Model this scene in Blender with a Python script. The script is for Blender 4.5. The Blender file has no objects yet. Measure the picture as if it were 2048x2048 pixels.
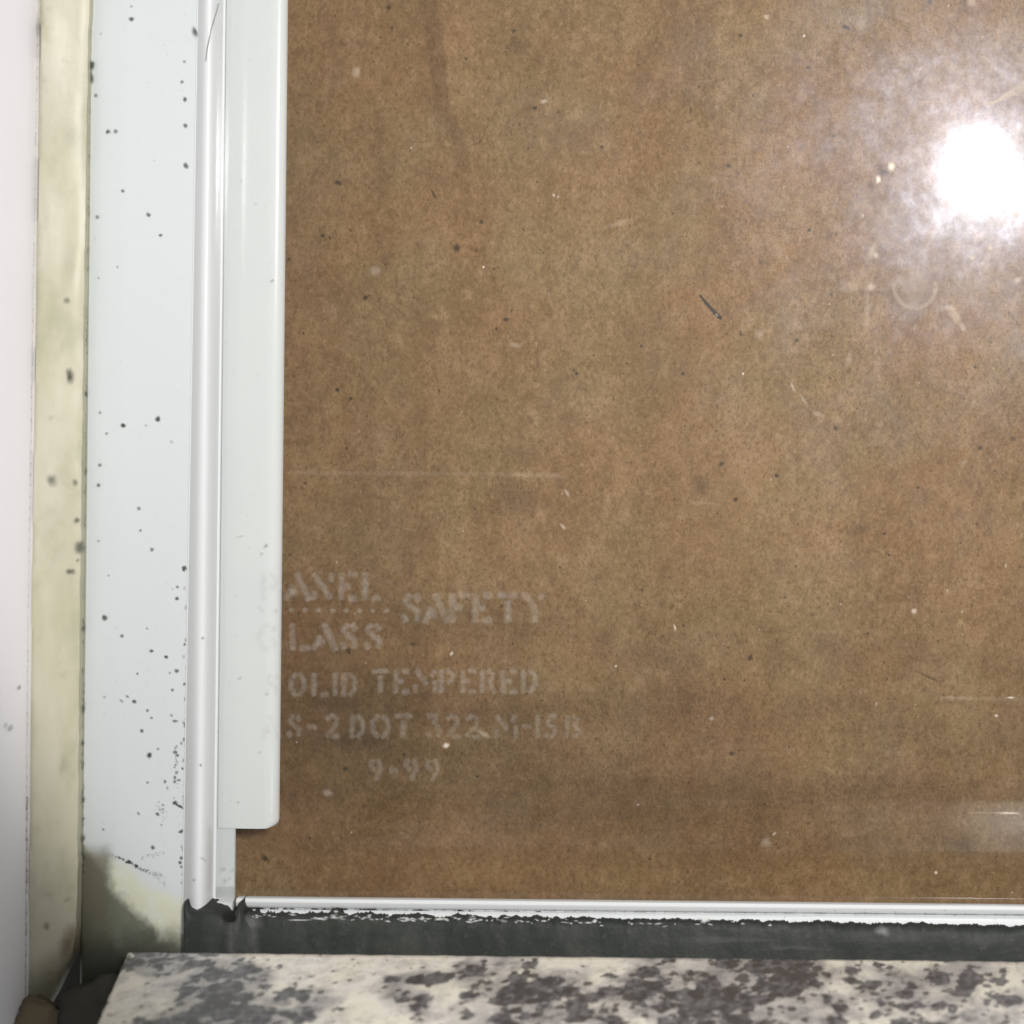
import bpy, math, random
from mathutils import noise as mnoise, Vector
random.seed(7)
S = bpy.context.scene
COL = S.collection

# ---------------------------------------------------------------- camera, world, lamps, exposure
D = 0.25                       # lens to glass, metres
SC = 0.00008                   # metres per photo pixel (2048 wide) on the glass plane
CX, CY, TH = 1850.0, 430.0, 0.0105
cam = bpy.data.cameras.new('camera'); camo = bpy.data.objects.new('camera', cam); COL.objects.link(camo)
camo.location = (0, -D, 0); camo.rotation_euler = (math.radians(90), 0, 0)
camo.rotation_euler.rotate_axis('Z', TH)
cam.sensor_width = 36; cam.lens = 36 * (D / SC) / 2048
cam.shift_x = -(CX - 1024) / 2048; cam.shift_y = -(1024 - CY) / 2048
cam.clip_start = 0.005; cam.clip_end = 50
cam.dof.use_dof = True; cam.dof.focus_distance = D + 0.006; cam.dof.aperture_fstop = 19
S.camera = camo
S.render.resolution_x = S.render.resolution_y = 1024
S.view_settings.view_transform = 'Standard'; S.view_settings.look = 'None'
S.view_settings.exposure = 0.0; S.view_settings.gamma = 1.0

w = bpy.data.worlds.new('World'); S.world = w; w.use_nodes = True
w.node_tree.nodes['Background'].inputs[0].default_value = (0.99, 0.995, 1.0, 1)
w.node_tree.nodes['Background'].inputs[1].default_value = 0.30

fl = bpy.data.lights.new('phone_flash', 'SPOT'); flo = bpy.data.objects.new('phone_flash', fl); COL.objects.link(flo)
flo.location = (0.0176, -D, 0.0136)
flo.rotation_euler = (math.radians(90), 0, 0)
fl.energy = 3.45; fl.shadow_soft_size = 0.0078; fl.spot_size = math.radians(77.6); fl.spot_blend = 0.10
fl.color = (1.0, 0.97, 0.95)

ar = bpy.data.lights.new('room_fill', 'AREA'); aro = bpy.data.objects.new('room_fill', ar); COL.objects.link(aro)  # unseen soft fill light, added to brighten the frame
aro.location = (0.55, -0.95, 0.3); ar.size = 0.35; ar.energy = 1.6; ar.color = (1, 1, 0.98)
aro.rotation_euler = (Vector((-0.05, 0, -0.05)) - aro.location).to_track_quat('-Z', 'Y').to_euler()

S.cycles.transparent_max_bounces = 24

# ---------------------------------------------------------------- helpers
def W(px, py, Y=0.0):
    """a measured photo position -> world point on the plane y = Y"""
    u = CX + (px - CX) + (py - CY) * TH
    v = CY - (px - CX) * TH + (py - CY)
    k = SC * (D + Y) / D
    return ((u - CX) * k, Y, -(v - CY) * k)
def U(u, Y): return (u - CX) * SC * (D + Y) / D
def V(v, Y): return -(v - CY) * SC * (D + Y) / D

def link_mesh(name, verts, faces, mat=None, parent=None, smooth=False, alpha=None, kind=None, fix=True):
    me = bpy.data.meshes.new(name); me.from_pydata(verts, [], faces); me.update()
    if fix:
        import bmesh
        bm = bmesh.new(); bm.from_mesh(me); bmesh.ops.recalc_face_normals(bm, faces=bm.faces); bm.to_mesh(me); bm.free()
    if smooth:
        for p in me.polygons: p.use_smooth = True
    if alpha is not None:
        at = me.attributes.new('fade', 'FLOAT', 'POINT'); at.data.foreach_set('value', alpha)
    o = bpy.data.objects.new(name, me); COL.objects.link(o)
    if mat: me.materials.append(mat)
    if parent:
        o.parent = parent
        # geometry is written in world metres: undo the parents' offset
        p = parent; off = Vector((0, 0, 0))
        while p: off += p.location; p = p.parent
        o.location = -off
    if kind: o['kind'] = kind
    return o
def tag(o, label=None, cat=None, kind=None, group=None):
    if label: o['label'] = label
    if cat: o['category'] = cat
    if kind: o['kind'] = kind
    if group: o['group'] = group
    return o
def empty(name, loc):
    e = bpy.data.objects.new(name, None); COL.objects.link(e); e.location = loc; e.empty_display_size = 0.01
    return e

class NT:
    def __init__(s, name):
        s.m = bpy.data.materials.new(name); s.m.use_nodes = True
        s.t = s.m.node_tree; s.t.nodes.clear()
        s.out = s.n('ShaderNodeOutputMaterial'); s.co = s.n('ShaderNodeTexCoord').outputs['Object']
    def n(s, typ, **kw):
        x = s.t.nodes.new(typ)
        for k, v in kw.items(): setattr(x, k, v)
        return x
    def l(s, a, b): s.t.links.new(a, b)
    def setin(s, sock, v):
        if hasattr(v, 'links') or hasattr(v, 'is_output'): s.l(v, sock)
        else: sock.default_value = v
    def noise(s, scale, detail=4, rough=0.55, stretch=None, dist=0.0, off=(0, 0, 0)):
        n = s.n('ShaderNodeTexNoise'); n.inputs['Scale'].default_value = scale
        n.inputs['Detail'].default_value = detail; n.inputs['Roughness'].default_value = rough
        n.inputs['Distortion'].default_value = dist
        mp = s.n('ShaderNodeMapping'); s.l(s.co, mp.inputs[0])
        mp.inputs['Scale'].default_value = stretch or (1, 1, 1); mp.inputs['Location'].default_value = off
        s.l(mp.outputs[0], n.inputs['Vector']); return n.outputs['Fac']
    def ramp(s, fac, stops):
        r = s.n('ShaderNodeValToRGB'); s.l(fac, r.inputs[0]); e = r.color_ramp.elements
        while len(e) < len(stops): e.new(0.5)
        for i, (p, c) in enumerate(stops):
            e[i].position = p; e[i].color = (c, c, c, 1) if isinstance(c, (int, float)) else (*c, 1)
        return r.outputs[0]
    def mix(s, fac, a, b, mode='MIX'):
        m = s.n('ShaderNodeMix', data_type='RGBA', blend_type=mode)
        s.setin(m.inputs[0], fac)
        for sock, v in ((m.inputs[6], a), (m.inputs[7], b)):
            if isinstance(v, tuple): sock.default_value = (*v, 1)
            else: s.l(v, sock)
        return m.outputs[2]
    def math(s, op, a, b=0.0, c=0.0, clamp=False):
        m = s.n('ShaderNodeMath', operation=op, use_clamp=clamp)
        s.setin(m.inputs[0], a); s.setin(m.inputs[1], b)
        if len(m.inputs) > 2: s.setin(m.inputs[2], c)
        return m.outputs[0]
    def sep(s):
        x = s.n('ShaderNodeSeparateXYZ'); s.l(s.co, x.inputs[0]); return x.outputs
    def step(s, val, lo, hi):
        m = s.n('ShaderNodeMapRange', interpolation_type='SMOOTHSTEP'); s.l(val, m.inputs[0])
        m.inputs[1].default_value = lo; m.inputs[2].default_value = hi; return m.outputs[0]
    def bump(s, h, strength, dist, chain=None):
        b = s.n('ShaderNodeBump'); b.inputs['Strength'].default_value = strength; b.inputs['Distance'].default_value = dist
        s.l(h, b.inputs['Height'])
        if chain is not None: s.l(chain, b.inputs['Normal'])
        return b.outputs[0]
    def bsdf(s, col, rough, bump=None, spec=0.5, final=True):
        p = s.n('ShaderNodeBsdfPrincipled')
        s.setin(p.inputs['Base Color'], (*col, 1) if isinstance(col, tuple) else col)
        s.setin(p.inputs['Roughness'], rough); p.inputs['Specular IOR Level'].default_value = spec
        if bump is not None: s.l(bump, p.inputs['Normal'])
        if final: s.l(p.outputs[0], s.out.inputs[0])
        return p.outputs[0]

# ---------------------------------------------------------------- materials
def mat_vinyl(name, base=(0.80, 0.82, 0.81), rough=0.22, jamb=False, grime=0.35):
    m = NT(name)
    blot = m.ramp(m.noise(60, 3), [(0.35, 0.0), (0.75, 1.0)])
    c = m.mix(m.math('MULTIPLY', blot, 0.25), base, (base[0] * 0.955, base[1] * 0.97, base[2] * 0.98))
    fine = m.ramp(m.noise(900, 2, 0.6), [(0.60, 0.0), (0.82, 1.0)])
    c = m.mix(m.math('MULTIPLY', fine, 0.10), c, (0.45, 0.47, 0.44))
    if jamb:
        x, _, z = m.sep()
        n1 = m.noise(140, 5, 0.6); n2 = m.noise(420, 4, 0.6, off=(3, 1, 2))
        # water stain at the foot: everything under a sloping, ragged line
        line = m.math('ADD', m.math('MULTIPLY_ADD', x, 0.55, z), m.math('MULTIPLY', m.math('SUBTRACT', n1, 0.5), 0.006))
        st = m.math('SUBTRACT', 1.0, m.step(line, -0.1737, -0.1712))
        yel = m.mix(n1, (0.60, 0.59, 0.43), (0.52, 0.54, 0.41))
        yel = m.mix(m.ramp(n2, [(0.45, 0.0), (0.65, 0.6)]), yel, (0.60, 0.62, 0.56))
        c = m.mix(m.math('MULTIPLY', st, 0.9), c, yel)
        # dark green-black mould and the lower left shadow, both painted into the colour
        d1 = m.math('ADD', m.math('MULTIPLY_ADD', x, 1.05, z), m.math('MULTIPLY', m.math('SUBTRACT', n1, 0.5), 0.010))
        mo = m.math('SUBTRACT', 1.0, m.step(d1, -0.2395, -0.2365))
        mold_shade = m.mix(n2, (0.06, 0.07, 0.05), (0.135, 0.14, 0.095))
        c = m.mix(m.math('MULTIPLY', mo, 0.90), c, mold_shade)
        d2 = m.math('ADD', z, m.math('MULTIPLY', m.math('SUBTRACT', n1, 0.5), 0.004))
        mo_shade2 = m.math('MULTIPLY', m.math('SUBTRACT', 1.0, m.step(d2, -0.1028, -0.0990)),
                     m.math('SUBTRACT', 1.0, m.step(m.math('ADD', x, m.math('MULTIPLY', m.math('SUBTRACT', n2, 0.5), 0.003)), -0.1275, -0.1255)))
        c = m.mix(m.math('MULTIPLY', mo_shade2, 0.80), c, (0.12, 0.115, 0.075))
        mo_shade3 = m.math('SUBTRACT', 1.0, m.step(m.math('MULTIPLY_ADD', x, -0.10, m.math('MULTIPLY_ADD', n2, 0.004, z)), -0.1030, -0.0975))
        c = m.mix(m.math('MULTIPLY', mo_shade3, 0.93), c, m.mix(n1, (0.028, 0.032, 0.026), (0.075, 0.075, 0.055)))
    b = m.bump(m.noise(250, 3), 0.05, 0.0002)
    b = m.bump(m.noise(2500, 2), 0.08, 0.00004, b)
    m.bsdf(c, rough, b, 0.5); return m.m

def mat_wall():
    m = NT('wall_paint')
    c = m.mix(m.noise(45, 4), (0.75, 0.735, 0.755), (0.71, 0.70, 0.72))
    m.bsdf(c, 0.55, m.bump(m.noise(700, 4), 0.15, 0.0001), 0.3); return m.m

def mat_caulk():
    m = NT('old_caulk'); x, _, z = m.sep()
    n1 = m.noise(70, 5, 0.6, stretch=(2.2, 1, 0.6)); n2 = m.noise(260, 4, off=(5, 2, 1))
    c = m.mix(m.ramp(n1, [(0.38, 0.0), (0.66, 1.0)]), (0.475, 0.45, 0.365), (0.40, 0.385, 0.275))
    edge = m.step(x, -0.1345, -0.1300)
    c = m.mix(m.math('MULTIPLY', edge, 0.65), c, m.mix(n2, (0.37, 0.362, 0.235), (0.44, 0.425, 0.32)))
    c = m.mix(m.ramp(n2, [(0.60, 0.0), (0.78, 0.5)]), c, (0.28, 0.27, 0.165))
    foot = m.math('SUBTRACT', 1.0, m.step(m.math('MULTIPLY_ADD', n1, 0.012, m.math('MULTIPLY_ADD', x, -0.5, z)), -0.0480, -0.0395))
    c = m.mix(m.math('MULTIPLY', foot, 0.85), c, m.mix(n2, (0.06, 0.055, 0.035), (0.15, 0.135, 0.085)))
    c = m.mix(m.ramp(m.noise(120, 5, 0.65, stretch=(1, 1, .6), off=(6, 1, 8)), [(0.50, 0.0), (0.66, 0.55)]), c, (0.30, 0.30, 0.20))
    b = m.bump(m.noise(160, 3, stretch=(1, 1, 0.4)), 0.25, 0.0005)
    m.bsdf(c, 0.42, b, 0.35); return m.m

def mat_paper():
    m = NT('kraft_paper')
    big = m.noise(24, 4, 0.55); mid = m.noise(110, 5, 0.6, stretch=(1.1, 1, 0.8)); mot = m.noise(380, 5, 0.65, stretch=(1.1, 1, 0.9), off=(3, 3, 3))
    fib = m.noise(1350, 4, 0.72, stretch=(1.15, 1, 0.85)); fin = m.noise(3200, 2, 0.7, stretch=(1.1, 1, 0.8)); hue = m.noise(48, 4, off=(9, 0, 4))
    c = m.mix(m.ramp(hue, [(0.40, 0.0), (0.60, 1.0)]), (0.267, 0.156, 0.076), (0.237, 0.161, 0.079))
    c = m.mix(m.ramp(big, [(0.3, 0.45), (0.58, 0.0)]), c, (0.170, 0.099, 0.046))
    c = m.mix(m.ramp(mid, [(0.38, 0.30), (0.54, 0.0)]), c, (0.170, 0.099, 0.047))
    c = m.mix(m.ramp(mid, [(0.52, 0.0), (0.75, 0.40)]), c, (0.329, 0.214, 0.117))
    c = m.mix(m.ramp(mot, [(0.36, 0.5), (0.48, 0.0)]), c, (0.154, 0.093, 0.046))
    c = m.mix(m.ramp(mot, [(0.54, 0.0), (0.68, 0.62)]), c, (0.350, 0.229, 0.129))
    c = m.mix(m.ramp(fib, [(0.33, 0.85), (0.46, 0.0)]), c, (0.138, 0.081, 0.037))
    c = m.mix(m.ramp(fib, [(0.54, 0.0), (0.68, 0.62)]), c, (0.361, 0.238, 0.133))
    c = m.mix(m.ramp(fin, [(0.34, 0.65), (0.48, 0.0)]), c, (0.138, 0.081, 0.037))
    c = m.mix(m.ramp(fin, [(0.55, 0.0), (0.74, 0.40)]), c, (0.361, 0.242, 0.137))
    ver = m.noise(60, 4, 0.6, stretch=(1, 1, 0.10), off=(4, 0, 2)); hor = m.noise(55, 4, 0.6, stretch=(0.10, 1, 1), off=(1, 0, 6)); _, _, z = m.sep()
    c = m.mix(m.ramp(ver, [(0.38, 0.5), (0.54, 0.0)]), c, m.mix(1.0, c, (0.80, 0.77, 0.72), 'MULTIPLY'))
    low = m.math('SUBTRACT', 1.0, m.step(z, -0.085, -0.055))     # darker bands across the lower part of the sheet
    c = m.mix(m.math('MULTIPLY', m.ramp(hor, [(0.36, 1.0), (0.56, 0.15)]), low), c, m.mix(1.0, c, (0.68, 0.66, 0.62), 'MULTIPLY'))
    b = m.bump(m.noise(60, 3), 0.25, 0.0015); b = m.bump(mot, 0.3, 0.00025, b); b = m.bump(fib, 0.3, 0.00010, b)
    m.bsdf(c, 0.85, b, 0.15); return m.m

def mat_granite():
    m = NT('granite'); st = (1, 0.95, 1)
    n1 = m.noise(120, 5, 0.6, stretch=st); n2 = m.noise(420, 5, 0.65, stretch=st, off=(2, 2, 2)); f = m.noise(1100, 3, 0.65, stretch=st, off=(5, 5, 1))
    zone = m.noise(58, 3, 0.5, stretch=st, off=(1, 7, 3)); _, y, _ = m.sep()
    def cells(scale, off, wob):
        v = m.n('ShaderNodeTexVoronoi'); v.inputs['Scale'].default_value = scale
        mp = m.n('ShaderNodeMapping'); m.l(m.co, mp.inputs[0]); mp.inputs['Location'].default_value = off; mp.inputs['Scale'].default_value = st
        m.l(mp.outputs[0], v.inputs['Vector'])
        return m.math('ADD', v.outputs['Distance'], m.math('MULTIPLY', m.math('SUBTRACT', n2, 0.5), wob))
    near = m.step(y, -0.0275, -0.0225)                         # fewer dark grains along the back margin
    z2 = m.math('SUBTRACT', m.math('ADD', zone, 0.055), m.math('MULTIPLY', near, 0.085))
    c = m.mix(m.ramp(n1, [(0.4, 0.0), (0.6, 1.0)]), (0.86, 0.82, 0.70), (0.82, 0.79, 0.74))
    c = m.mix(m.ramp(n2, [(0.38, 0.6), (0.52, 0.0)]), c, (0.46, 0.43, 0.39))
    mist = m.ramp(m.math('ADD', m.math('MULTIPLY', z2, 0.6), m.math('MULTIPLY', n1, 0.4)), [(0.47, 0.0), (0.555, 1.0)])
    c = m.mix(m.math('MULTIPLY', mist, 0.82), c, m.mix(m.ramp(n2, [(0.38, 0.0), (0.62, 1.0)]), (0.13, 0.13, 0.135), (0.40, 0.385, 0.375)))
    thr = m.math('MULTIPLY_ADD', m.math('SUBTRACT', z2, 0.5), 2.8, 0.30)
    big = m.step(m.math('SUBTRACT', thr, cells(270, (3, 1, 0), 1.3)), 0.0, 0.10)
    c = m.mix(m.math('MULTIPLY', big, 0.88), c, m.mix(m.ramp(f, [(0.4, 0.0), (0.62, 1.0)]), (0.040, 0.042, 0.048), (0.17, 0.17, 0.178)))
    small = m.step(m.math('SUBTRACT', m.math('MULTIPLY_ADD', m.math('SUBTRACT', z2, 0.5), 1.4, 0.27), cells(520, (9, 4, 0), 1.0)), 0.0, 0.09)
    c = m.mix(m.math('MULTIPLY', small, 0.80), c, (0.07, 0.066, 0.064))
    m.bsdf(c, 0.35, m.bump(f, 0.1, 0.0001), 0.35); return m.m

def mat_sealant():
    m = NT('black_sealant')
    n = m.noise(90, 5, 0.6, stretch=(0.5, 1, 1)); n2 = m.noise(800, 4, 0.6)
    c = m.mix(n, (0.010, 0.013, 0.012), (0.032, 0.036, 0.032))
    c = m.mix(m.ramp(n2, [(0.58, 0.0), (0.75, 0.35)]), c, (0.085, 0.088, 0.07))
    c = m.mix(m.ramp(m.noise(180, 5, 0.65, stretch=(0.5, 1, 1), off=(7, 7, 7)), [(0.5, 0.0), (0.70, 0.5)]), c, (0.048, 0.052, 0.044))
    b = m.bump(m.noise(300, 5, 0.65), 0.4, 0.0004); b = m.bump(n2, 0.5, 0.0002, b)
    m.bsdf(c, 0.6, b, 0.3); return m.m

def mat_plain(name, c1, c2, scale=200, rough=0.7, bump=0.4):
    m = NT(name); n = m.noise(scale, 5, 0.6)
    m.bsdf(m.mix(n, c1, c2), rough, m.bump(n, bump, 0.0006), 0.25); return m.m

def mat_decal(name, c1, c2, scale=900, rough=0.6, ragged=0.0, gain=1.0):
    m = NT(name); n = m.noise(scale, 3, 0.6)
    sh = m.bsdf(m.mix(n, c1, c2), rough, None, 0.2, final=False)
    at = m.n('ShaderNodeAttribute', attribute_name='fade').outputs['Fac']
    if ragged:
        n3 = m.ramp(m.noise(1500, 3, 0.6, off=(4, 4, 4)), [(0.35, 0.0), (0.65, 1.0)])
        at = m.math('MULTIPLY', at, m.math('MULTIPLY_ADD', n3, ragged, 1.0 - ragged))
    at = m.math('MULTIPLY', at, gain, clamp=True)
    mx = m.n('ShaderNodeMixShader'); m.l(at, mx.inputs[0])
    m.l(m.n('ShaderNodeBsdfTransparent').outputs[0], mx.inputs[1]); m.l(sh, mx.inputs[2])
    m.l(mx.outputs[0], m.out.inputs[0]); return m.m

def mat_glass():
    m = NT('dusty_glass')
    geo = m.n('ShaderNodeNewGeometry'); front = m.math('SUBTRACT', 1.0, geo.outputs['Backfacing'])
    fr = m.n('ShaderNodeFresnel'); fr.inputs[0].default_value = 1.46
    tr = m.n('ShaderNodeBsdfTransparent'); tr.inputs[0].default_value = (0.985, 0.99, 0.985, 1)
    gl = m.n('ShaderNodeBsdfGlossy'); gl.inputs['Roughness'].default_value = 0.05
    bm_ = m.bump(m.noise(900, 3, 0.6), 0.06, 0.00005); m.l(bm_, gl.inputs['Normal'])
    mx = m.n('ShaderNodeMixShader'); m.l(m.math('MULTIPLY', fr.outputs[0], front), mx.inputs[0])
    m.l(tr.outputs[0], mx.inputs[1]); m.l(gl.outputs[0], mx.inputs[2])
    # greasy, dusty film: a weak broad lobe, stronger where smeared
    sm = m.ramp(m.noise(95, 6, 0.66, dist=0.5), [(0.36, 0.45), (0.52, 0.75), (0.66, 1.3)])
    fine = m.ramp(m.noise(600, 4, 0.6), [(0.35, 0.6), (0.7, 1.0)])
    g2 = m.n('ShaderNodeBsdfGlossy'); g2.inputs['Roughness'].default_value = 0.34; g2.inputs['Color'].default_value = (0.78, 0.82, 1.0, 1)
    g3 = m.n('ShaderNodeBsdfGlossy'); g3.inputs['Roughness'].default_value = 0.22; g3.inputs['Color'].default_value = (0.76, 0.82, 1.0, 1)
    ga = m.n('ShaderNodeMixShader'); ga.inputs[0].default_value = 0.33
    m.l(g2.outputs[0], ga.inputs[1]); m.l(g3.outputs[0], ga.inputs[2])
    mx2 = m.n('ShaderNodeMixShader')
    m.l(m.math('MULTIPLY', m.math('MULTIPLY', m.math('MULTIPLY', sm, fine), front), 0.032), mx2.inputs[0])
    m.l(mx.outputs[0], mx2.inputs[1]); m.l(ga.outputs[0], mx2.inputs[2])
    m.l(mx2.outputs[0], m.out.inputs[0]); return m.m

M_JAMB = mat_vinyl('jamb_vinyl', base=(0.53, 0.562, 0.560), jamb=True, rough=0.35)
M_VINYL = mat_vinyl('white_vinyl', base=(0.59, 0.612, 0.615), rough=0.21)
M_STRIP = mat_vinyl('strip_vinyl', base=(0.62, 0.635, 0.63), rough=0.17)
M_WALL = mat_wall(); M_CAULK = mat_caulk(); M_PAPER = mat_paper(); M_GRAN = mat_granite(); M_SEAL = mat_sealant()
M_GLASS = mat_glass()
M_MOLD = mat_decal('mould', (0.035, 0.04, 0.035), (0.09, 0.095, 0.08), ragged=0.35)
M_BROWN = mat_decal('brown_dirt', (0.12, 0.085, 0.05), (0.22, 0.17, 0.10), ragged=0.4)
M_PSPECK = mat_decal('paper_fleck', (0.045, 0.03, 0.015), (0.10, 0.065, 0.035))
M_DUST = mat_decal('pale_dust', (0.62, 0.52, 0.42), (0.80, 0.72, 0.64), ragged=0.3)
M_ETCH = mat_decal('etched_frost', (0.42, 0.40, 0.365), (0.50, 0.48, 0.44), ragged=0.5, gain=0.28)
M_CHIP = mat_decal('white_chip', (0.6, 0.62, 0.6), (0.75, 0.76, 0.75), ragged=0.3)
M_DARK = mat_plain('cavity_dark', (0.02, 0.02, 0.017), (0.05, 0.047, 0.038))  # near-black backing, the darkness of the gap put into its colour
M_LUMP = mat_plain('mortar', (0.10, 0.09, 0.07), (0.20, 0.18, 0.14), 150)
M_LINT = mat_plain('dark_splinter', (0.03, 0.025, 0.018), (0.08, 0.07, 0.05), 900)

# ---------------------------------------------------------------- solid builders
def extrude(name, prof, z0, z1, mat, parent, n=40, wob=0.00001, closed=True, taper=None):
    """prof: list of (x, y) in metres, swept along z from z0 to z1 with a faint waviness"""
    vs, fs = [], []; k = len(prof)
    for i in range(n + 1):
        z = z0 + (z1 - z0) * i / n
        for (x, y) in prof:
            dx = (mnoise.noise(Vector((x * 300, y * 300, z * 60))) * wob)
            vs.append((x + dx + (taper(z, x) if taper else 0), y, z))
    for i in range(n):
        for j in range(k if closed else k - 1):
            a = i * k + j; b = i * k + (j + 1) % k
            fs.append((a, b, b + k, a + k))
    if closed:
        fs.append(tuple(range(k))[::-1]); fs.append(tuple(n * k + j for j in range(k)))
    return link_mesh(name, vs, fs, mat, parent)
def smooth_angle(o, ang=50):
    for p in o.data.polygons: p.use_smooth = True
    try:
        o.data.set_sharp_from_angle(angle=math.radians(ang))
    except Exception: pass
def mm(v): return v * 0.001
def uy(lst): return [(U(u, mm(Y)), mm(Y)) for u, Y in lst]

ZT, ZB = 0.075, -0.135

# ---------------------------------------------------------------- setting: wall and the opening behind the frame
XW = U(64, mm(-9))
vs, fs = [], []
ny, nz = 30, 60
for i in range(nz + 1):
    z = ZB - 0.02 + (ZT - ZB + 0.02) * i / nz
    for j in range(ny + 1):
        y = mm(-7.0) - 0.13 * j / ny
        vs.append((XW + mnoise.noise(Vector((0, y * 40, z * 30))) * 0.00015 + (z - 0.0) * -0.004, y, z))
for i in range(nz):
    for j in range(ny):
        a = i * (ny + 1) + j; fs.append((a, a + 1, a + ny + 2, a + ny + 1))
base = len(vs)
for (x, y, z) in list(vs): vs.append((x - 0.02, y, z))
fs += [tuple(base + q for q in f[::-1]) for f in fs]
def rim(idx):
    for a, b in zip(idx, idx[1:]): fs.append((a, b, b + base, a + base))
rim([j for j in range(ny + 1)]); rim([nz * (ny + 1) + j for j in range(ny + 1)])
rim([i * (ny + 1) for i in range(nz + 1)]); rim([i * (ny + 1) + ny for i in range(nz + 1)])
wall = link_mesh('wall', vs, fs, M_WALL, smooth=False); smooth_angle(wall)
tag(wall, 'smooth white painted reveal wall beside the yellowed caulk', kind='structure')

vs = [(XW - 0.09, mm(45), ZB - 0.02), (0.09, mm(45), ZB - 0.02), (0.09, mm(45), ZT), (XW - 0.09, mm(45), ZT),
      (XW - 0.09, mm(50), ZB - 0.02), (0.09, mm(50), ZB - 0.02), (0.09, mm(50), ZT), (XW - 0.09, mm(50), ZT)]
fs = [(0, 1, 2, 3), (7, 6, 5, 4), (0, 4, 5, 1), (1, 5, 6, 2), (2, 6, 7, 3), (3, 7, 4, 0)]
tag(link_mesh('wall_backing', vs, fs, M_DARK), kind='structure')

# ---------------------------------------------------------------- paper behind the glass
def bow(x, z):
    a = max(0.0, min(1.0, (-0.040 - x) / 0.075)); b = max(0.0, min(1.0, (-0.058 - z) / 0.055))
    return 0.007 * a ** 1.7 + 0.005 * b ** 1.7
def paper_y(x, z):
    return (mm(14.4) + bow(x, z) + mnoise.noise(Vector((x * 22, 1.5, z * 14))) * 0.0007 + mnoise.noise(Vector((x * 70, 4.5, z * 40))) * 0.00016)
def PY(px, py):
    x, _, z = W(px, py, mm(14.4)); y = paper_y(x, z); x, _, z = W(px, py, y); return paper_y(x, z) - 0.00062
def seg_dist(px, py, pts):
    best = (1e9, 0, 0)
    for i in range(len(pts) - 1):
        ax, ay = pts[i]; bx, by = pts[i + 1]
        t = ((px - ax) * (bx - ax) + (py - ay) * (by - ay)) / ((bx - ax) ** 2 + (by - ay) ** 2)
        tc = max(0, min(1, t)); qx = ax + (bx - ax) * tc; qy = ay + (by - ay) * tc
        d = math.hypot(px - qx, py - qy)
        if d < best[0]:
            side = (bx - ax) * (py - ay) - (by - ay) * (px - ax)
            best = (d, 1 if side > 0 else -1, (i + tc) / (len(pts) - 1))
    return best
CREASE = [(868, -40), (886, 60), (896, 150), (904, 215), (932, 262), (941, 310), (938, 405)]
FAINT = [(1012, 430), (1018, 640), (1030, 760)]
HOR = [(560, 944), (760, 946), (1140, 952)]
vs, fs = [], []; NXP, NZP = 300, 320
x0, x1p, z0p, z1p = U(474, mm(26)), U(2300, mm(14)), V(1850, mm(22)), V(-60, mm(14))
for i in range(NZP + 1):
    for j in range(NXP + 1):
        x = x0 + (x1p - x0) * j / NXP; z = z0p + (z1p - z0p) * i / NZP
        px = CX + x / (SC * (D + .014) / D) ; py = CY - z / (SC * (D + .014) / D)
        px, py = px - (py - CY) * TH, py + (px - CX) * TH
        y = paper_y(x, z)
        y += mnoise.noise(Vector((x * 210, 2.5, z * 130))) * 0.00004
        d, sd, t = seg_dist(px, py, CREASE)
        if d < 46: y -= 0.0015 * (1 - min(1, d / (9 if sd < 0 else 46))) * min(1, (1.05 - t) * 4)
        d, sd, t = seg_dist(px, py, FAINT)
        if d < 40: y -= 0.00022 * (1 - min(1, d / (14 if sd < 0 else 40))) * math.sin(math.pi * min(1, max(0, t)))
        d, sd, t = seg_dist(px, py, HOR)
        if d < 16: y -= 0.00010 * (1 - d / 16)
        vs.append((x, y, z))
for i in range(NZP):
    for j in range(NXP):
        a = i * (NXP + 1) + j; fs.append((a, a + 1, a + NXP + 2, a + NXP + 1))
paper = link_mesh('paper_sheet', vs, fs, M_PAPER, smooth=True)
sol = paper.modifiers.new('thickness', 'SOLIDIFY'); sol.thickness = 0.0002; sol.offset = -1
tag(paper, 'brown kraft paper sheet with a crease covering the window behind the glass', 'paper')
YP = mm(13.2)     # plane just in front of the paper

# ---------------------------------------------------------------- the window
window = empty('window', (U(380, 0), 0, ZB))
tag(window, 'white vinyl window corner with mould spots and stamped safety glass', 'window')

# jamb face, slightly bevelled on its left third
jamb = extrude('jamb', uy([(176, 7), (176, -4.2), (180, -4.7), (243, -5.15), (252, -5.2), (381, -5.2), (398, -5.2), (398, 7)]),
               V(1990, mm(-5)), ZT, M_JAMB, window, n=60, wob=0.00004); smooth_angle(jamb, 35)
# rounded bead right of it
pr = [(384, 6.5), (384, -5.1), (385, -5.5)]
for k in range(13):
    t = k / 12; u = 387 + 55 * t
    Y = -5.5 - 1.9 * math.sin(t / 0.42 * math.pi / 2) ** 0.9 if t < 0.42 else -7.4 + 3.9 * ((t - 0.42) / 0.58) ** 1.9
    pr.append((u, Y))
pr += [(446, -3.46), (446, -3.3), (439, -3.3), (439, 1.2), (436.5, 1.2), (436.5, 6.5)]
bead = extrude('corner_bead', uy(pr), V(1880, mm(-5)), ZT, M_VINYL, window, n=60, wob=0.00002,
               taper=lambda z, x: 0.0062 * (z + 0.03) * max(0, min(1, (U(436, mm(-6)) - x) / 0.004))); smooth_angle(bead, 40)
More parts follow.
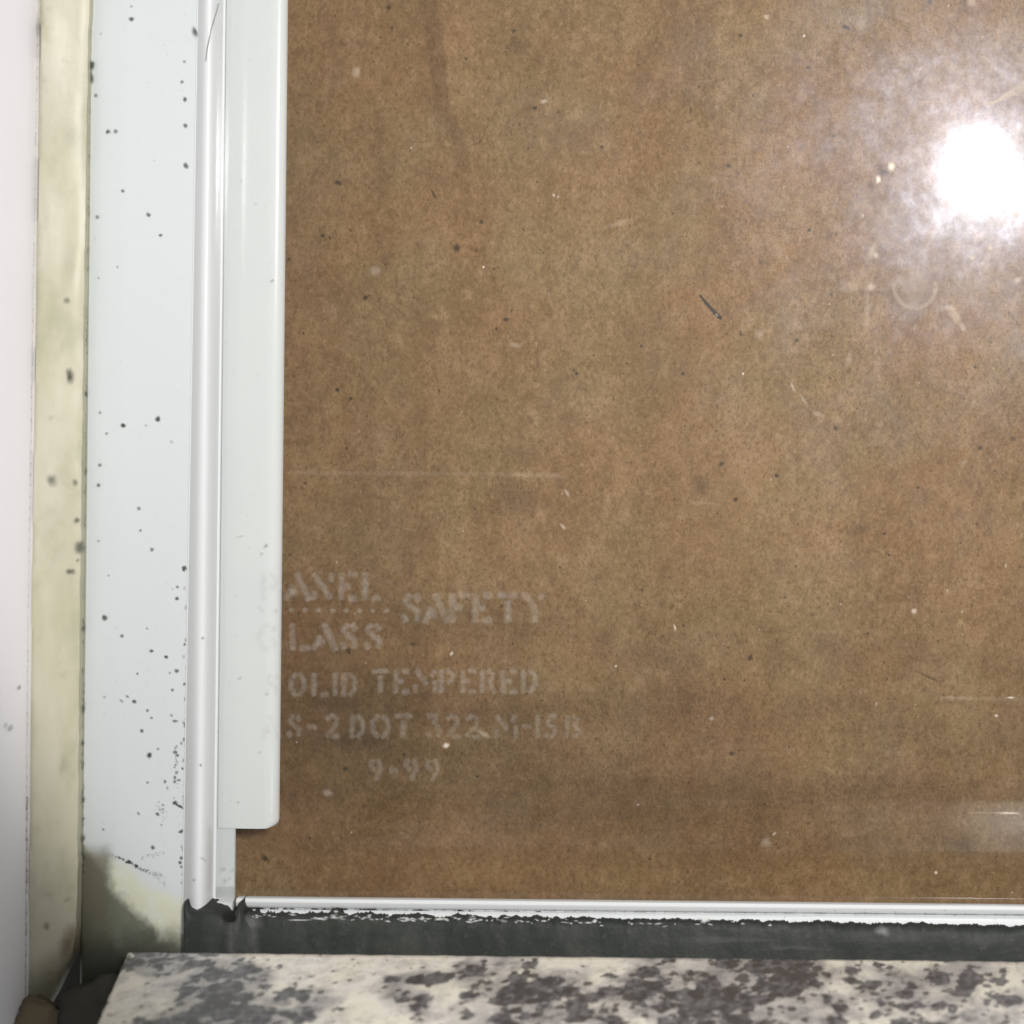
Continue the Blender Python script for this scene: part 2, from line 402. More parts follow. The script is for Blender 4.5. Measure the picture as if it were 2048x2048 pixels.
# flat flange behind the glass
fl_ = extrude('flange', uy([(440, 34), (440, 0.85), (482, 0.85), (484.5, 1.1), (485, 1.6), (485, 34)]), V(1880, 0), ZT, M_VINYL, window, n=20)
smooth_angle(fl_, 40)
foot = extrude('flange_foot', uy([(444, 0.5), (444, -4.6), (446, -5.0), (478, -5.0), (481, -4.7), (482, -4.0), (482, 0.5)]), V(1880, 0), V(1813.5, mm(-4)), M_VINYL, window, n=6)
smooth_angle(foot, 40)
# glazing strip with its rounded lower right corner
def strip_mesh():
    u0, u1, vb = 447.0, 563.5, 1674.0; r = 17.0; Yf, Yb = 0.20, 1.15
    def outline(ins):
        pts = [(u0 + min(ins, 2) * .5, -120), (u0 + min(ins, 2) * .5, vb - 3 - min(ins, 4) * 0.35), (u0 + 3, vb - min(ins, 4) * 0.5)]
        R = r - ins * 0.4
        cx, cy = u1 - r, vb - r
        for k in range(9):
            a = math.pi / 2 - k / 8 * math.pi / 2
            pts.append((cx + (r - ins) * math.cos(a) , cy + (r - min(ins, 4) * 0.5) * math.sin(a)))
        pts.append((u1 - ins, -120)); return pts
    rings = []
    for ins, Y in ((0, 1.6), (0, 1.3), (2, .95), (6, .6), (12, .34), (19, .18), (28, .12)):
        rings.append([(U(a, 0), mm(Y), V(b, 0)) for a, b in outline(min(ins, 15.5) if ins else 0)] if ins < 16 else
                     [(U(a - (ins - 15.5) * (1 if a > 520 else 0), 0), mm(Y), V(b, 0)) for a, b in outline(15.5)])
    vs = [p for r_ in rings for p in r_]; k = len(rings[0]); fs = []
    for i in range(len(rings) - 1):
        for j in range(k):
            a = i * k + j; b = i * k + (j + 1) % k; fs.append((a, b, b + k, a + k))
    fs.append(tuple((len(rings) - 1) * k + j for j in range(k))); fs.append(tuple(range(k))[::-1])
    o = link_mesh('glazing_strip', vs, fs, M_STRIP, window); smooth_angle(o, 60); return o
strip_mesh()

# bottom rail: two rounded ridges with a groove
def hor(name, prof, xa, xb, mat, parent, n=60, wob=0.00002):
    vs, fs = [], []; k = len(prof)
    for i in range(n + 1):
        x = xa + (xb - xa) * i / n
        for (v, Y) in prof:
            vs.append((x, mm(Y), V(v, mm(Y)) + mnoise.noise(Vector((x * 60, v * .3, Y))) * wob))
    for i in range(n):
        for j in range(k):
            a = i * k + j; b = i * k + (j + 1) % k; fs.append((a, b, b + k, a + k))
    fs.append(tuple(range(k))[::-1]); fs.append(tuple(n * k + j for j in range(k)))
    o = link_mesh(name, vs, fs, mat, parent); smooth_angle(o, 40); return o
hor('bottom_rail', [(1808, 34), (1808, -0.1), (1806, -3.5), (1807, -4.3), (1811, -4.9), (1818, -5.2), (1825, -5.1), (1828.6, -4.8), (1829.4, -3.7),
                    (1831.6, -3.7), (1832.5, -4.8), (1837, -5.2), (1845, -5.4), (1860, -5.6), (1885, -5.6), (1885, 34)],
    U(493, mm(-4)), 0.09, M_VINYL, window)

# glass pane (> etched marking, dust)
gx0, gx1, gz0, gz1 = U(440, mm(-3.4)), 0.088, V(1812, 0), ZT - 0.004
vs = [(gx0, mm(-3.4), gz0), (gx1, mm(-3.4), gz0), (gx1, mm(-3.4), gz1), (gx0, mm(-3.4), gz1), (gx0, 0, gz0), (gx1, 0, gz0), (gx1, 0, gz1), (gx0, 0, gz1)]
fs = [(0, 1, 2, 3), (7, 6, 5, 4), (0, 4, 5, 1), (1, 5, 6, 2), (2, 6, 7, 3), (3, 7, 4, 0)]
glass = link_mesh('glass_pane', vs, fs, M_GLASS, window)
YG = mm(-3.42)

# ---------------------------------------------------------------- soft-edged flecks as thin meshes
class Flecks:
    def __init__(s): s.v, s.f, s.a, s.k = [], [], [], 0
    def blob(s, px, py, rx, ry, Y, ang=0.0, alpha=1.0, soft=0.55, n=11, jag=0.22, scale=1.0):
        s.k += 1; Y2 = Y - s.k * 1.2e-7
        ca, sa = math.cos(ang), math.sin(ang); b = len(s.v)
        s.v.append(W(px, py, Y2)); s.a.append(alpha)
        js = [1 + random.uniform(-jag, jag) for _ in range(n)]
        for ring, (q, al) in enumerate(((1 - soft, alpha), (1.0, alpha * 0.45), (1 + soft, 0.0))):
            for i in range(n):
                t = 2 * math.pi * i / n; x = rx * q * js[i] * math.cos(t); y = ry * q * js[i] * math.sin(t)
                s.v.append(W(px + x * ca - y * sa, py + x * sa + y * ca, Y2)); s.a.append(al)
        for i in range(n):
            j = (i + 1) % n
            s.f.append((b, b + 1 + i, b + 1 + j))
            for r in (0, 1):
                s.f.append((b + 1 + r * n + i, b + 1 + (r + 1) * n + i, b + 1 + (r + 1) * n + j, b + 1 + r * n + j))
    def ribbon(s, pts, w, Y, alpha=1.0, e=0.5, wj=0.12):
        s.k += 1; Y2 = Y - s.k * 1.2e-7
        P = [Vector(p) for p in pts]
        # resample + end rings
        Q = []
        for a, b in zip(P, P[1:]):
            m = max(1, int((b - a).length / 7))
            for i in range(m): Q.append(a + (b - a) * i / m)
        Q.append(P[-1])
        d0 = (Q[0] - Q[1]).normalized(); d1 = (Q[-1] - Q[-2]).normalized()
        Q = [Q[0] + d0 * w * 0.35] + Q + [Q[-1] + d1 * w * 0.35]
        b = len(s.v); n = len(Q)
        for i, q in enumerate(Q):
            d = (Q[min(n - 1, i + 1)] - Q[max(0, i - 1)]).normalized(); nn = Vector((-d.y, d.x))
            ww = w * (1 + random.uniform(-wj, wj)) * (0.7 if i in (0, n - 1) else 1)
            al = 0 if i in (0, n - 1) else alpha * random.uniform(0.6, 1.0)
            for off, aa in ((-0.5 - e * .5, 0), (-0.5 + e * .4, al), (0.5 - e * .4, al), (0.5 + e * .5, 0)):
                p = q + nn * ww * off; s.v.append(W(p.x, p.y, Y2)); s.a.append(aa)
        for i in range(n - 1):
            for j in range(3):
                a0 = b + i * 4 + j; s.f.append((a0, a0 + 1, a0 + 5, a0 + 4))
    def build(s, name, mat, parent=None, kind=None):
        return link_mesh(name, s.v, s.f, mat, parent, alpha=s.a, kind=kind, fix=False)

# --- stamped lettering, stencil strokes
G = {
 'A': [[(.34, 1), (.72, 0)], [(.0, 0), (.22, .52)], [(.14, .27), (.36, .27)]],
 'N': [[(.06, 1), (.62, .04)], [(.64, 1), (.64, .68)], [(.06, .02), (.06, .3)]],
 'E': [[(.1, 0), (.1, 1)], [(.24, .52), (.42, .52)], [(.40, .99), (.66, .95)], [(.38, .02), (.66, .06)]],
 'L': [[(.1, 0), (.1, 1)], [(.40, .02), (.70, .07)]],
 'F': [[(.1, 0), (.1, 1)], [(.24, .55), (.44, .52)], [(.38, 1), (.74, 1)]],
 'G': [[(.46, 1), (.18, .86), (.08, .5), (.18, .14), (.40, 0)], [(.60, .92), (.66, .76)], [(.52, .44), (.66, .40), (.66, .1)]],
 'S': [[(.30, 1), (.12, .76), (.34, .54), (.60, .36), (.56, .06)], [(.48, .98), (.62, .76)], [(.06, .26), (.16, .04)]],
 'T': [[(.0, .98), (.72, .98)], [(.36, .74), (.36, 0)]],
 'Y': [[(.05, 1), (.28, .82), (.42, .5), (.46, 0)], [(.70, 1), (.62, .84)]],
 'O': [[(.28, 1), (.06, .72), (.06, .32), (.28, 0)], [(.44, 1), (.66, .70), (.64, .30), (.44, 0)]],
 'I': [[(.35, 0), (.35, 1)]],
 'D': [[(.1, 0), (.1, 1)], [(.34, 1), (.62, .74), (.62, .3), (.34, 0)]],
 'M': [[(.04, 0), (.04, .32)], [(.06, 1), (.42, .38)], [(.72, 1), (.60, .72)], [(.72, .5), (.72, 0)]],
 'P': [[(.1, 0), (.1, 1)], [(.36, 1), (.62, .82), (.58, .58), (.40, .46)]],
 'R': [[(.1, 0), (.1, 1)], [(.36, 1), (.60, .80), (.42, .52), (.64, 0)]],
 '2': [[(.12, .82), (.34, 1), (.60, .82), (.48, .5), (.12, .06)], [(.38, .02), (.66, .06)]],
 '3': [[(.08, .96), (.46, .98), (.34, .62)], [(.46, .52), (.60, .3), (.50, .04)], [(.08, .22), (.20, .02)]],
 '9': [[(.18, .98), (.08, .72), (.30, .52)], [(.46, 1), (.64, .64), (.34, .04)]],
 '-': [[(.12, .5), (.56, .46)]], '1': [[(.35, 0), (.35, 1)]],
 '5': [[(.62, .98), (.20, .96)], [(.18, .80), (.20, .58), (.52, .48), (.54, .14), (.34, .02)], [(.06, .14), (.14, .04)]],
 'B': [[(.1, 0), (.1, 1)], [(.34, .98), (.56, .80), (.36, .56)], [(.44, .48), (.64, .24), (.36, .02)]],
}
et = Flecks()
def put(ch, xa, xb, yt, yb, sw, al=1.0):
    for st in G[ch]:
        pts = [(xa + (xb - xa) * x / 0.72 + random.uniform(-.6, .6), yb - (yb - yt) * y + random.uniform(-.6, .6)) for x, y in st]
        et.ribbon(pts, sw * random.uniform(0.9, 1.1), YG, al * (.5 if xa < 570 else 1), e=0.7)
def line(items, yt, yb, sw, al=1.0):
    for ch, xa, xb in items: put(ch, xa, xb, yt, yb, sw, al)
line([('P', 524, 560), ('A', 572, 618), ('N', 624, 668), ('E', 677, 716), ('L', 725, 760)], 1147, 1199, 11)
for k in range(9): et.blob(556 + k * 27.2, 1220 + k * .2, 5, 4.5, YG, alpha=0.9)
et.ribbon([(518, 1210), (528, 1222)], 6, YG, .6)
line([('G', 515, 555), ('L', 580, 619), ('A', 626, 672), ('S', 681, 716), ('S', 728, 765)], 1248, 1299, 11)
line([('S', 803, 844), ('A', 849, 895), ('F', 899, 938), ('E', 946, 986), ('T', 997, 1035), ('Y', 1043, 1086)], 1189, 1244, 12, 1.0)
line([('S', 532, 562), ('O', 580, 611), ('L', 624, 658), ('I', 653, 688), ('D', 684, 714)], 1347, 1391, 9, .95)
line([('T', 746, 776), ('E', 787, 820), ('M', 829, 870), ('P', 878, 910), ('E', 921, 953), ('R', 960, 992), ('E', 1002, 1036), ('D', 1042, 1075)], 1341, 1385, 9, .95)
line([('A', 526, 560), ('S', 574, 604), ('-', 611, 638), ('2', 648, 680), ('D', 701, 730), ('O', 742, 780), ('T', 790, 824)], 1431, 1475, 9, .8)
line([('3', 852, 886), ('2', 889, 922), ('2', 928, 962), ('M', 990, 1031), ('-', 1042, 1066), ('1', 1060, 1092), ('5', 1090, 1116), ('B', 1130, 1165)], 1431, 1475, 9, .75)
line([('9', 738, 766), ('-', 776, 800), ('9', 808, 838), ('9', 850, 880)], 1519, 1562, 9, .75)
et.build('etched_marking', M_ETCH, glass)

# --- dust, chips and smears lying on the glass
du = Flecks()
for (px, py, rx, ry, ang, al) in [
    (893, 1491, 5, 6, .8, .75), (968, 1468, 12, 5, .5, .25), (903, 1307, 2.5, 4, .6, .6), (1232, 1332, 2.5, 2.5, 0, .6), (1134, 986, 3, 8, -.5, .32),
    (1126, 1053, 3, 8, -.8, .36), (1088, 203, 7, 4, -.3, .35), (1237, 447, 26, 4, -.3, .12), (967, 534, 2, 2, 0, .9), (2022, 1395, 7, 2, 0, .6),
    (1908, 1395, 30, 3, 0, .08), (1993, 1431, 3, 3, 0, .7), (2018, 1626, 21, 2.4, .02, .65), (1964, 1625, 34, 2, 0, .14), (1872, 1745, 3, 3, 0, .7),
    (1531, 1685, 10, 9, 0, .16), (1423, 1437, 5, 4, 0, .25), (1782, 333, 6, 8, 0, 1), (1757, 359, 5, 7, 0, 1), (1910, 630, 9, 20, -.5, .22),
    (1925, 655, 5, 9, -.5, .3), (1900, 615, 10, 5, .2, .3), (1585, 772, 2.5, 10, -.4, .3), (1608, 801, 3, 12, -.6, .18), (1637, 828, 11, 5, .5, .18),
    (1350, 1255, 2.2, 6, -.3, .45), (1828, 1222, 5, 5, 0, .5), (1486, 747, 2, 2.5, 0, .8), (1533, 34, 5, 5, 0, .4), (1608, 72, 2.5, 2.5, 0, .8),
    (712, 145, 8, 10, 0, .22), (750, 542, 10, 9, 0, .16), (1752, 510, 5, 5, 0, .4), (1745, 502, 6, 14, .3, .25), (1742, 575, 7, 7, 0, .35),
    (1700, 575, 22, 12, 0, .14), (1735, 620, 5, 40, 0, .12), (1945, 515, 5, 5, 0, .6), (1980, 495, 4, 5, 0, .6), (2030, 430, 5, 5, 0, .7),
    (2035, 560, 9, 6, 0, .4), (1943, 3, 8, 10, 0, .3), (1860, 160, 9, 5, .4, .2), (1830, 150, 4, 8, -.5, .25), (1030, 690, 12, 5, .2, .15),
    (1428, 360, 12, 5, .1, .08), (1430, 385, 3, 16, .1, .08), (655, 1585, 8, 7, 0, .2)]:
    du.blob(px, py, rx, ry, YG - 2e-5, ang, al, soft=.5)
for t in range(6): du.ribbon([(1968 + t * 3, 207 + t), (2010, 200 - t * 2), (2056, 176 - t * 4)], 3 + t * .5, YG - 2e-5, .28)
du.ribbon([(1838, 205), (1880, 202), (1925, 200)][::1], 3, YG - 2e-5, .2)
ring = [(1830 + 42 * math.cos(a), 574 + 42 * math.sin(a)) for a in [x * .25 - .2 for x in range(15)]]
du.ribbon(ring, 8, YG - 2e-5, .22); du.blob(1830, 574, 34, 34, YG - 2e-5, 0, .13, soft=.35, jag=.05)
for yy, xa, xb in ((945, 575, 1120), (950, 1020, 1135), (1396, 1880, 2060), (1005, 1380, 1440)):
    du.ribbon([(xa, yy), ((xa + xb) / 2, yy + 2), (xb, yy + 4)], 7, YG - 2e-5, .06)
for _ in range(130):
    r = random.uniform(.8, 2.2); px, py = random.uniform(580, 2060), random.uniform(-10, 1790)
    if random.random() < .6: px = min(2060, random.gauss(1850, 190)); py = random.gauss(420, 220)
    if px < 585: continue
    du.blob(px, py, r, r * random.uniform(.8, 2.4), YG - 2e-5, random.uniform(-.8, .8), random.uniform(.12, .5), n=7)
for _ in range(90):
    px = min(2055, random.gauss(1880, 130)); py = random.gauss(430, 190); r = random.uniform(5, 15)
    du.blob(px, py, r, r * random.uniform(.5, 1), YG - 2e-5, random.uniform(0, 3), random.uniform(.05, .15), n=9)
du.build('dust_specks', M_DUST, glass, kind='stuff')

# --- dark flecks in the paper, with wrinkle shade painted in as broad streaks
pf = Flecks()
for (px, py, rx, ry, ang, al) in [
    (778, 15, 4, 4, 0, .8), (784, 55, 4, 4, 0, .5), (1028, 62, 4, 4, 0, .6), (1070, 216, 3.5, 3.5, 0, .9), (1117, 224, 3.5, 3.5, 0, .4), (1204, 294, 2.8, 2.8, 0, .9),
    (676, 365, 7, 4, .5, .7), (867, 387, 2, 9, -.5, .7), (963, 444, 4, 4, 0, .8), (914, 495, 6, 8, 0, .75), (952, 502, 2.2, 2.2, 0, .8), (646, 471, 3.3, 3.3, 0, .9),
    (578, 518, 3, 3, 0, .9), (731, 596, 4, 4, 0, .9), (1012, 639, 4.5, 3.5, 0, .9), (993, 658, 2.5, 3, 0, .7), (675, 779, 3.6, 3.6, 0, .8), (702, 797, 3, 3, 0, .8),
    (1283, 692, 2.6, 2.6, 0, .9), (1277, 130, 3, 3, 0, .5), (1693, 54, 7, 3.2, .5, .95), (1481, 71, 3, 3, 0, .8), (1616, 135, 3.3, 3.3, 0, .8), (1678, 285, 3, 3, 0, .9),
    (1458, 332, 3, 3, 0, .9), (1619, 460, 3.2, 3.2, 0, .8), (1593, 680, 3, 3, 0, .9), (1381, 220, 1.6, 6, .1, .8), (1860, 3, 4, 4, 0, .8), (1366, 747, 3, 3, 0, .8),
    (1671, 856, 4, 4, 0, .7), (1443, 928, 4, 4, 0, .8), (1554, 951, 4, 4, 0, .8), (1472, 998, 4, 4, 0, .8), (1403, 972, 15, 15, 0, .26), (1837, 975, 3, 2.4, 0, .9),
    (1950, 734, 3, 3, 0, .8), (1960, 896, 3.6, 3, 0, .7), (1723, 1059, 15, 12, 0, .16), (1501, 1315, 4.4, 4.4, 0, .85), (1449, 1358, 3, 3, 0, .7), (2027, 877, 4.4, 4.4, 0, .5),
    (1456, 1295, 2, 2, 0, .6), (1769, 1067, 3, 3.5, 0, .7), (1367, 1251, 3, 3, 0, .5), (698, 1302, 4, 5, 0, 1), (808, 1509, 3, 3, 0, .8), (691, 1538, 4, 4, 0, .9),
    (955, 1553, 2.8, 2.8, 0, .8), (825, 1288, 5, 4, 0, .5), (531, 1717, 7, 5, .6, .8), (1463, 1507, 4, 4, 0, .8), (1860, 1355, 22, 3, .45, .35), (1046, 910, 20, 14, 0, .12),
    (1040, 1000, 45, 30, 0, .16), (560, 640, 3, 3, 0, .6), (1030, 95, 26, 16, 0, .22), (1930, 1690, 20, 16, 0, .2), (672, 1408, 60, 16, 0, .16), (730, 1480, 90, 18, 0, .14)]:
    pf.blob(px, py, rx, ry, PY(px, py), ang, al)
for _ in range(330):
    r = random.uniform(.9, 2.3)
    px, py = random.uniform(560, 2060), random.uniform(-10, 1780)
    pf.blob(px, py, r, r * random.uniform(.7, 2), PY(px, py), random.uniform(-1, 1), random.uniform(.25, .75), n=7)
pf.build('dark_flecks_shade', M_PSPECK, paper, kind='stuff')

# --- mould specks on the frame
mo = Flecks(); YJ = mm(-5.24)
def yat(px): # front of the frame at a photo column
    return mm(-8.4) if 384 < px < 436 else (YG - 3e-5 if px >= 436 else YJ)
for (px, py, rx, ry, ang, al) in [
    (263, 38, 5, 4.5, 0, .75), (263, 13, 3, 3, 0, .3), (391, 63, 3.5, 10, -.25, 1), (369, 123, 3.5, 3, 0, .35), (364, 164, 3.3, 3.3, 0, .6), (370, 199, 3.5, 4.5, 0, .75),
    (371, 251, 4, 4, 0, .8), (372, 332, 4, 7, -.6, .85), (184, 130, 5, 9, 0, 1), (183, 156, 4, 13, 0, .7), (192, 191, 4, 4, 0, .6), (216, 263, 4.4, 4.4, 0, .8),
    (231, 263, 4, 4, 0, .6), (245, 382, 3.4, 3.4, 0, .65), (194, 434, 4, 4, 0, .6), (297, 430, 4.2, 4.2, 0, .8), (321, 471, 3.4, 3.4, 0, .7), (235, 534, 2.6, 2.6, 0, .5),
    (197, 556, 2.5, 2.5, 0, .4), (308, 321, 2, 2, 0, .3), (202, 67, 2.5, 3, 0, .3), (545, 561, 2.5, 3, 0, .5), (512, 407, 2.4, 2.4, 0, .3), (484, 362, 2, 5, -.2, .2),
    (172, 788, 3, 6, 0, .8), (200, 825, 3.3, 3.3, 0, .6), (246, 851, 5.2, 4.6, .5, 1), (316, 838, 4.8, 4.8, 0, 1), (213, 867, 3, 3, 0, .5), (292, 851, 2.4, 2.4, 0, .3),
    (343, 884, 3.4, 3.4, 0, .25), (200, 930, 3.6, 3.6, 0, .7), (197, 970, 3.8, 3.8, 0, .7), (278, 1017, 3.8, 3.8, 0, .6), (281, 1061, 2.8, 2.8, 0, .5), (304, 1099, 4, 4, 0, .7),
    (197, 1082, 2.5, 2.5, 0, .4), (369, 1136, 5, 5, 0, 1), (217, 1151, 2.5, 2.5, 0, .4), (355, 1174, 3.4, 3, 0, .6), (345, 1178, 2, 2, 0, .3), (354, 1197, 4, 3.6, 0, .9),
    (209, 1235, 5, 5, 0, 1), (294, 1257, 2.4, 2.4, 0, .4), (244, 1272, 3.3, 3.3, 0, .6), (303, 1302, 4, 3.5, 0, .8), (332, 1314, 4, 3.3, 0, .85), (353, 1342, 4.4, 3.6, 0, .75),
    (340, 1346, 2.4, 2.4, 0, .5), (406, 1276, 3, 3, 0, .5), (533, 1091, 3.4, 3.4, 0, .5), (524, 1107, 3.6, 3.6, 0, .25), (480, 1073, 8, 1.8, -.2, .2), (275, 1348, 2.6, 2.6, 0, .6),
    (268, 1403, 4.2, 3.6, .6, .9), (255, 1393, 4, 2.4, .5, .45), (243, 1402, 5, 3, .6, .35), (345, 1380, 3.2, 3.2, 0, .6), (209, 1394, 2.6, 2.6, 0, .4), (295, 1421, 3, 3, 0, .6),
    (303, 1436, 3, 2.6, 0, .5), (284, 1462, 4, 3.4, .5, .8), (350, 1442, 6, 3, .1, .6), (343, 1431, 3, 2.4, .6, .5), (299, 1511, 5, 5, 0, 1), (316, 1498, 3.4, 3.4, 0, .35),
    (350, 1504, 4.4, 4, 0, .7), (355, 1511, 3.4, 3, 0, .6), (295, 1565, 2.6, 2.6, 0, .5), (330, 1563, 3.4, 3.4, 0, .6), (335, 1576, 2.4, 4, -.4, .4), (353, 1546, 3.4, 4, 0, .5),
    (350, 1556, 3, 4, 0, .5), (358, 1560, 4, 2.6, 0, .6), (349, 1564, 2.6, 2.6, 0, .6), (277, 1627, 2.4, 4, -.5, .5), (207, 1659, 2.4, 2.4, 0, .6), (350, 1606, 5, 4, 0, .85),
    (360, 1613, 5, 3, .3, .85), (326, 1610, 3, 2.4, 0, .5), (315, 1628, 4.4, 3, .4, .75), (326, 1618, 2.6, 2.6, 0, .5), (323, 1650, 2, 2, 0, .5), (371, 1630, 3.6, 9, 0, 1),
    (373, 1655, 6, 5, -.4, 1), (362, 1663, 6, 3, -.4, .9), (306, 1695, 4.2, 4.2, 0, .8), (366, 1698, 2.4, 5, 0, .5), (363, 1716, 3.4, 3.4, 0, .7), (360, 1725, 3.4, 3.4, 0, .8),
    (363, 1734, 2.6, 2.6, 0, .6), (371, 1774, 5, 4.6, .3, 1), (364, 1766, 4, 2, .6, .35), (388, 1760, 3, 3, 0, .4), (259, 1724, 4.5, 3.6, .3, 1), (273, 1732, 3.6, 3.2, 0, .9), (315, 1750, 12, 6, .5, .12), (402, 1530, 2.4, 3, 0, .5), (520, 1505, 3, 3, 0, .2), (477, 1604, 3, 2.4, 0, .35), (480, 1356, 4, 3, 0, .25), (535, 1388, 4, 3, 0, .2),
    (407, 1718, 8, 2, .6, .25), (447, 1738, 5, 5, 0, .22), (465, 1741, 4, 3, 0, .22), (450, 1762, 4, 6, 0, .25), (460, 1758, 3, 5, 0, .2), (428, 1848, 3, 3, 0, .4)]:
    mo.blob(px, py, rx * .95, ry * .95, yat(px), ang, al, soft=.45)
for (xa, ya, xb, yb, n_, sp, al) in [(222, 1708, 240, 1716, 10, 1.6, .4), (238, 1715, 262, 1726, 26, 1.3, .8), (262, 1726, 293, 1743, 30, 1.5, .65), (293, 1743, 332, 1768, 22, 3.5, .3),
        (285, 1715, 330, 1704, 22, 2.2, .3), (305, 1745, 330, 1755, 14, 3, .25), (352, 1495, 352, 1570, 26, 3.5, .45), (315, 1605, 330, 1635, 16, 5, .4), (345, 1600, 366, 1620, 18, 3, .6)]:
    for _ in range(n_):
        t = random.random(); mo.blob(xa + (xb - xa) * t + random.gauss(0, sp * .6), ya + (yb - ya) * t + random.gauss(0, sp), random.uniform(.9, 2.6), random.uniform(.8, 2.0), YJ, random.uniform(0, 3), al * random.uniform(.5, 1), n=7, jag=.35)
for _ in range(70):      # the bead/jamb joint gets dirtier towards the foot
    py = 1100 + 720 * random.random() ** .6; mo.blob(368 + random.gauss(0, 2.5) + (1700 - py) * .004, py, random.uniform(1.2, 2.6), random.uniform(1.5, 4), YJ, 0, random.uniform(.2, .7), n=7)
for _ in range(150):      # and the joint with the caulk
    py = random.uniform(0, 1760); x = 181 - 16 * min(1, py / 1200)
    mo.blob(x + random.gauss(1.5, 1.6), py, random.uniform(1.0, 2.4), random.uniform(2, 7), YJ, 0, random.uniform(.15, .6) * (.5 + .5 * (py > 1100)), n=7)
for _ in range(140):
    py = random.uniform(0, 1700); px = random.uniform(185, 375)
    mo.blob(px, py, random.uniform(.8, 1.5), random.uniform(.8, 1.6), YJ, 0, random.uniform(.08, .3), n=6)
for _ in range(60):
    mo.blob(random.uniform(450, 545), random.uniform(0, 1640), random.uniform(.8, 1.8), random.uniform(.8, 2), YG - 3e-5, 0, random.uniform(.06, .22), n=6)
for k in range(80):  # dark line laid along the rail groove
    x = 490 + k * 20; y = 1816 + (x - 490) * .0088
    mo.ribbon([(x, y + random.gauss(0, .3)), (x + 11, y + .1), (x + 22, y + .2 + random.gauss(0, .3))], random.uniform(1.6, 3.4), mm(-5.3), random.uniform(.15, .5))
    if random.random() < .5: mo.blob(x, y + random.uniform(-8, 9), random.uniform(.8, 1.8), random.uniform(.8, 1.6), mm(-5.5), 0, random.uniform(.15, .5), n=6)
mo.build('mould_specks', M_MOLD, window, kind='stuff')

# hairline crack down the rounded bead
ck = Flecks()
ck.ribbon([(438, 6), (434, 22), (428, 42), (422, 62), (418, 82), (414, 102), (412, 122)], 1.8, mm(-8.45), .9, e=.4)
ck.build('crack', M_MOLD, window)

# ---------------------------------------------------------------- yellowed caulk strip between wall and jamb
def caulk():
    Lf = [(76, -80), (75, 100), (70, 400), (65, 700), (59, 1000), (55, 1350), (52, 1700), (49, 1900), (47, 1985), (60, 2004), (78, 2014)]
    Rt = [(190, -80), (184, 100), (179, 400), (175, 640), (172, 900), (168, 1200), (165, 1500), (163, 1750), (161, 1850), (152, 1910), (131, 1950), (112, 1990), (98, 2012)]
    def at(tab, y):
        for (a, b), (c, d) in zip(tab, tab[1:]):
            if y <= d: return a + (c - a) * (y - b) / (d - b)
        return tab[-1][0]
    n, m = 150, 14; vs, fs = [], []
    for i in range(n + 1):
        py = -80 + (2014 + 80) * i / n; a, b = at(Lf, py), at(Rt, py)
        b += mnoise.noise(Vector((py * .02, 0, 0))) * 2 + mnoise.noise(Vector((py * .09, 3, 0))) * 1.2
        for j in range(m + 1):
            t = j / m; e = min(t, 1 - t) * 2
            Y = -8.6 + 2.6 * t - 0.55 * (1 - (1 - e) ** 5) + mnoise.noise(Vector((t * 1.5, py * .006, 2))) * .35
            if j == 0: Y = -6.0
            if j == m: Y = -4.6
            vs.append(W(a + (b - a) * (t if 0 < j < m else (0.0 if j == 0 else 1.0)), py, mm(Y)))
    k = m + 1; nb = len(vs)
    for i in range(n):
        for j in range(m): p = i * k + j; fs.append((p, p + 1, p + k + 1, p + k))
    for i in range(n + 1):     # back edges
        for q in (vs[i * k], vs[i * k + m]): vs.append((q[0], mm(-3.6), q[2]))
    for i in range(n):
        fs.append((i * k, i * k + k, nb + 2 * i + 2, nb + 2 * i)); fs.append((i * k + m, nb + 2 * i + 1, nb + 2 * i + 3, i * k + k + m))
        fs.append((nb + 2 * i, nb + 2 * i + 2, nb + 2 * i + 3, nb + 2 * i + 1))
    for r in (0, n): fs.append(tuple([r * k + j for j in range(k)] + [nb + 2 * r + 1, nb + 2 * r]))
    o = link_mesh('caulk_bead', vs, fs, M_CAULK); smooth_angle(o, 55)
    tag(o, 'yellowed old caulk strip with grey mould spots between wall and frame', 'caulk'); return o
ca = caulk()
cm = Flecks(); YC = mm(-9.6)
for (px, py, rx, ry, ang, al) in [(135, 600, 5, 6, 0, .5), (141, 751, 6, 12, -.15, .85), (103, 960, 8, 10, -.4, .6), (151, 965, 4, 6, -.3, .6), (155, 1040, 4.4, 5, 0, .7),
    (162, 1093, 8, 11, 0, .85), (157, 1120, 3, 3, 0, .5), (138, 1143, 5, 5, 0, .7), (146, 1142, 5, 5, 0, .65), (77, 52, 5, 20, 0, .35), (130, 1520, 6, 8, 0, .12),
    (102, 835, 5, 6, 0, .12), (140, 530, 14, 40, .1, .10), (145, 270, 14, 30, 0, .09), (168, 1255, 3, 9, 0, .8), (167, 1417, 3.4, 9, 0, .9), (166, 1486, 3, 4, 0, .8),
    (167, 1600, 3, 6, 0, .8), (167, 1675, 4, 7, 0, .8), (127, 1535, 9, 12, 0, .14), (135, 1800, 7, 5, 0, .25), (98, 1790, 8, 5, 0, .12)]:
    cm.blob(px, py, rx, ry, YC, ang, al, soft=.6)
cm.build('mould_specks', M_MOLD, ca, kind='stuff')
cb = Flecks()
for (px, py, rx, ry, ang, al) in [(93, 1852, 6, 7, 0, .8), (100, 1948, 9, 7, -.4, .4), (140, 1880, 14, 30, .35, .6), (132, 1905, 7, 20, .3, .5), (110, 1965, 8, 5, 0, .25)]:
    cb.blob(px, py, rx, ry, YC - 2e-5, ang, al, soft=.6)
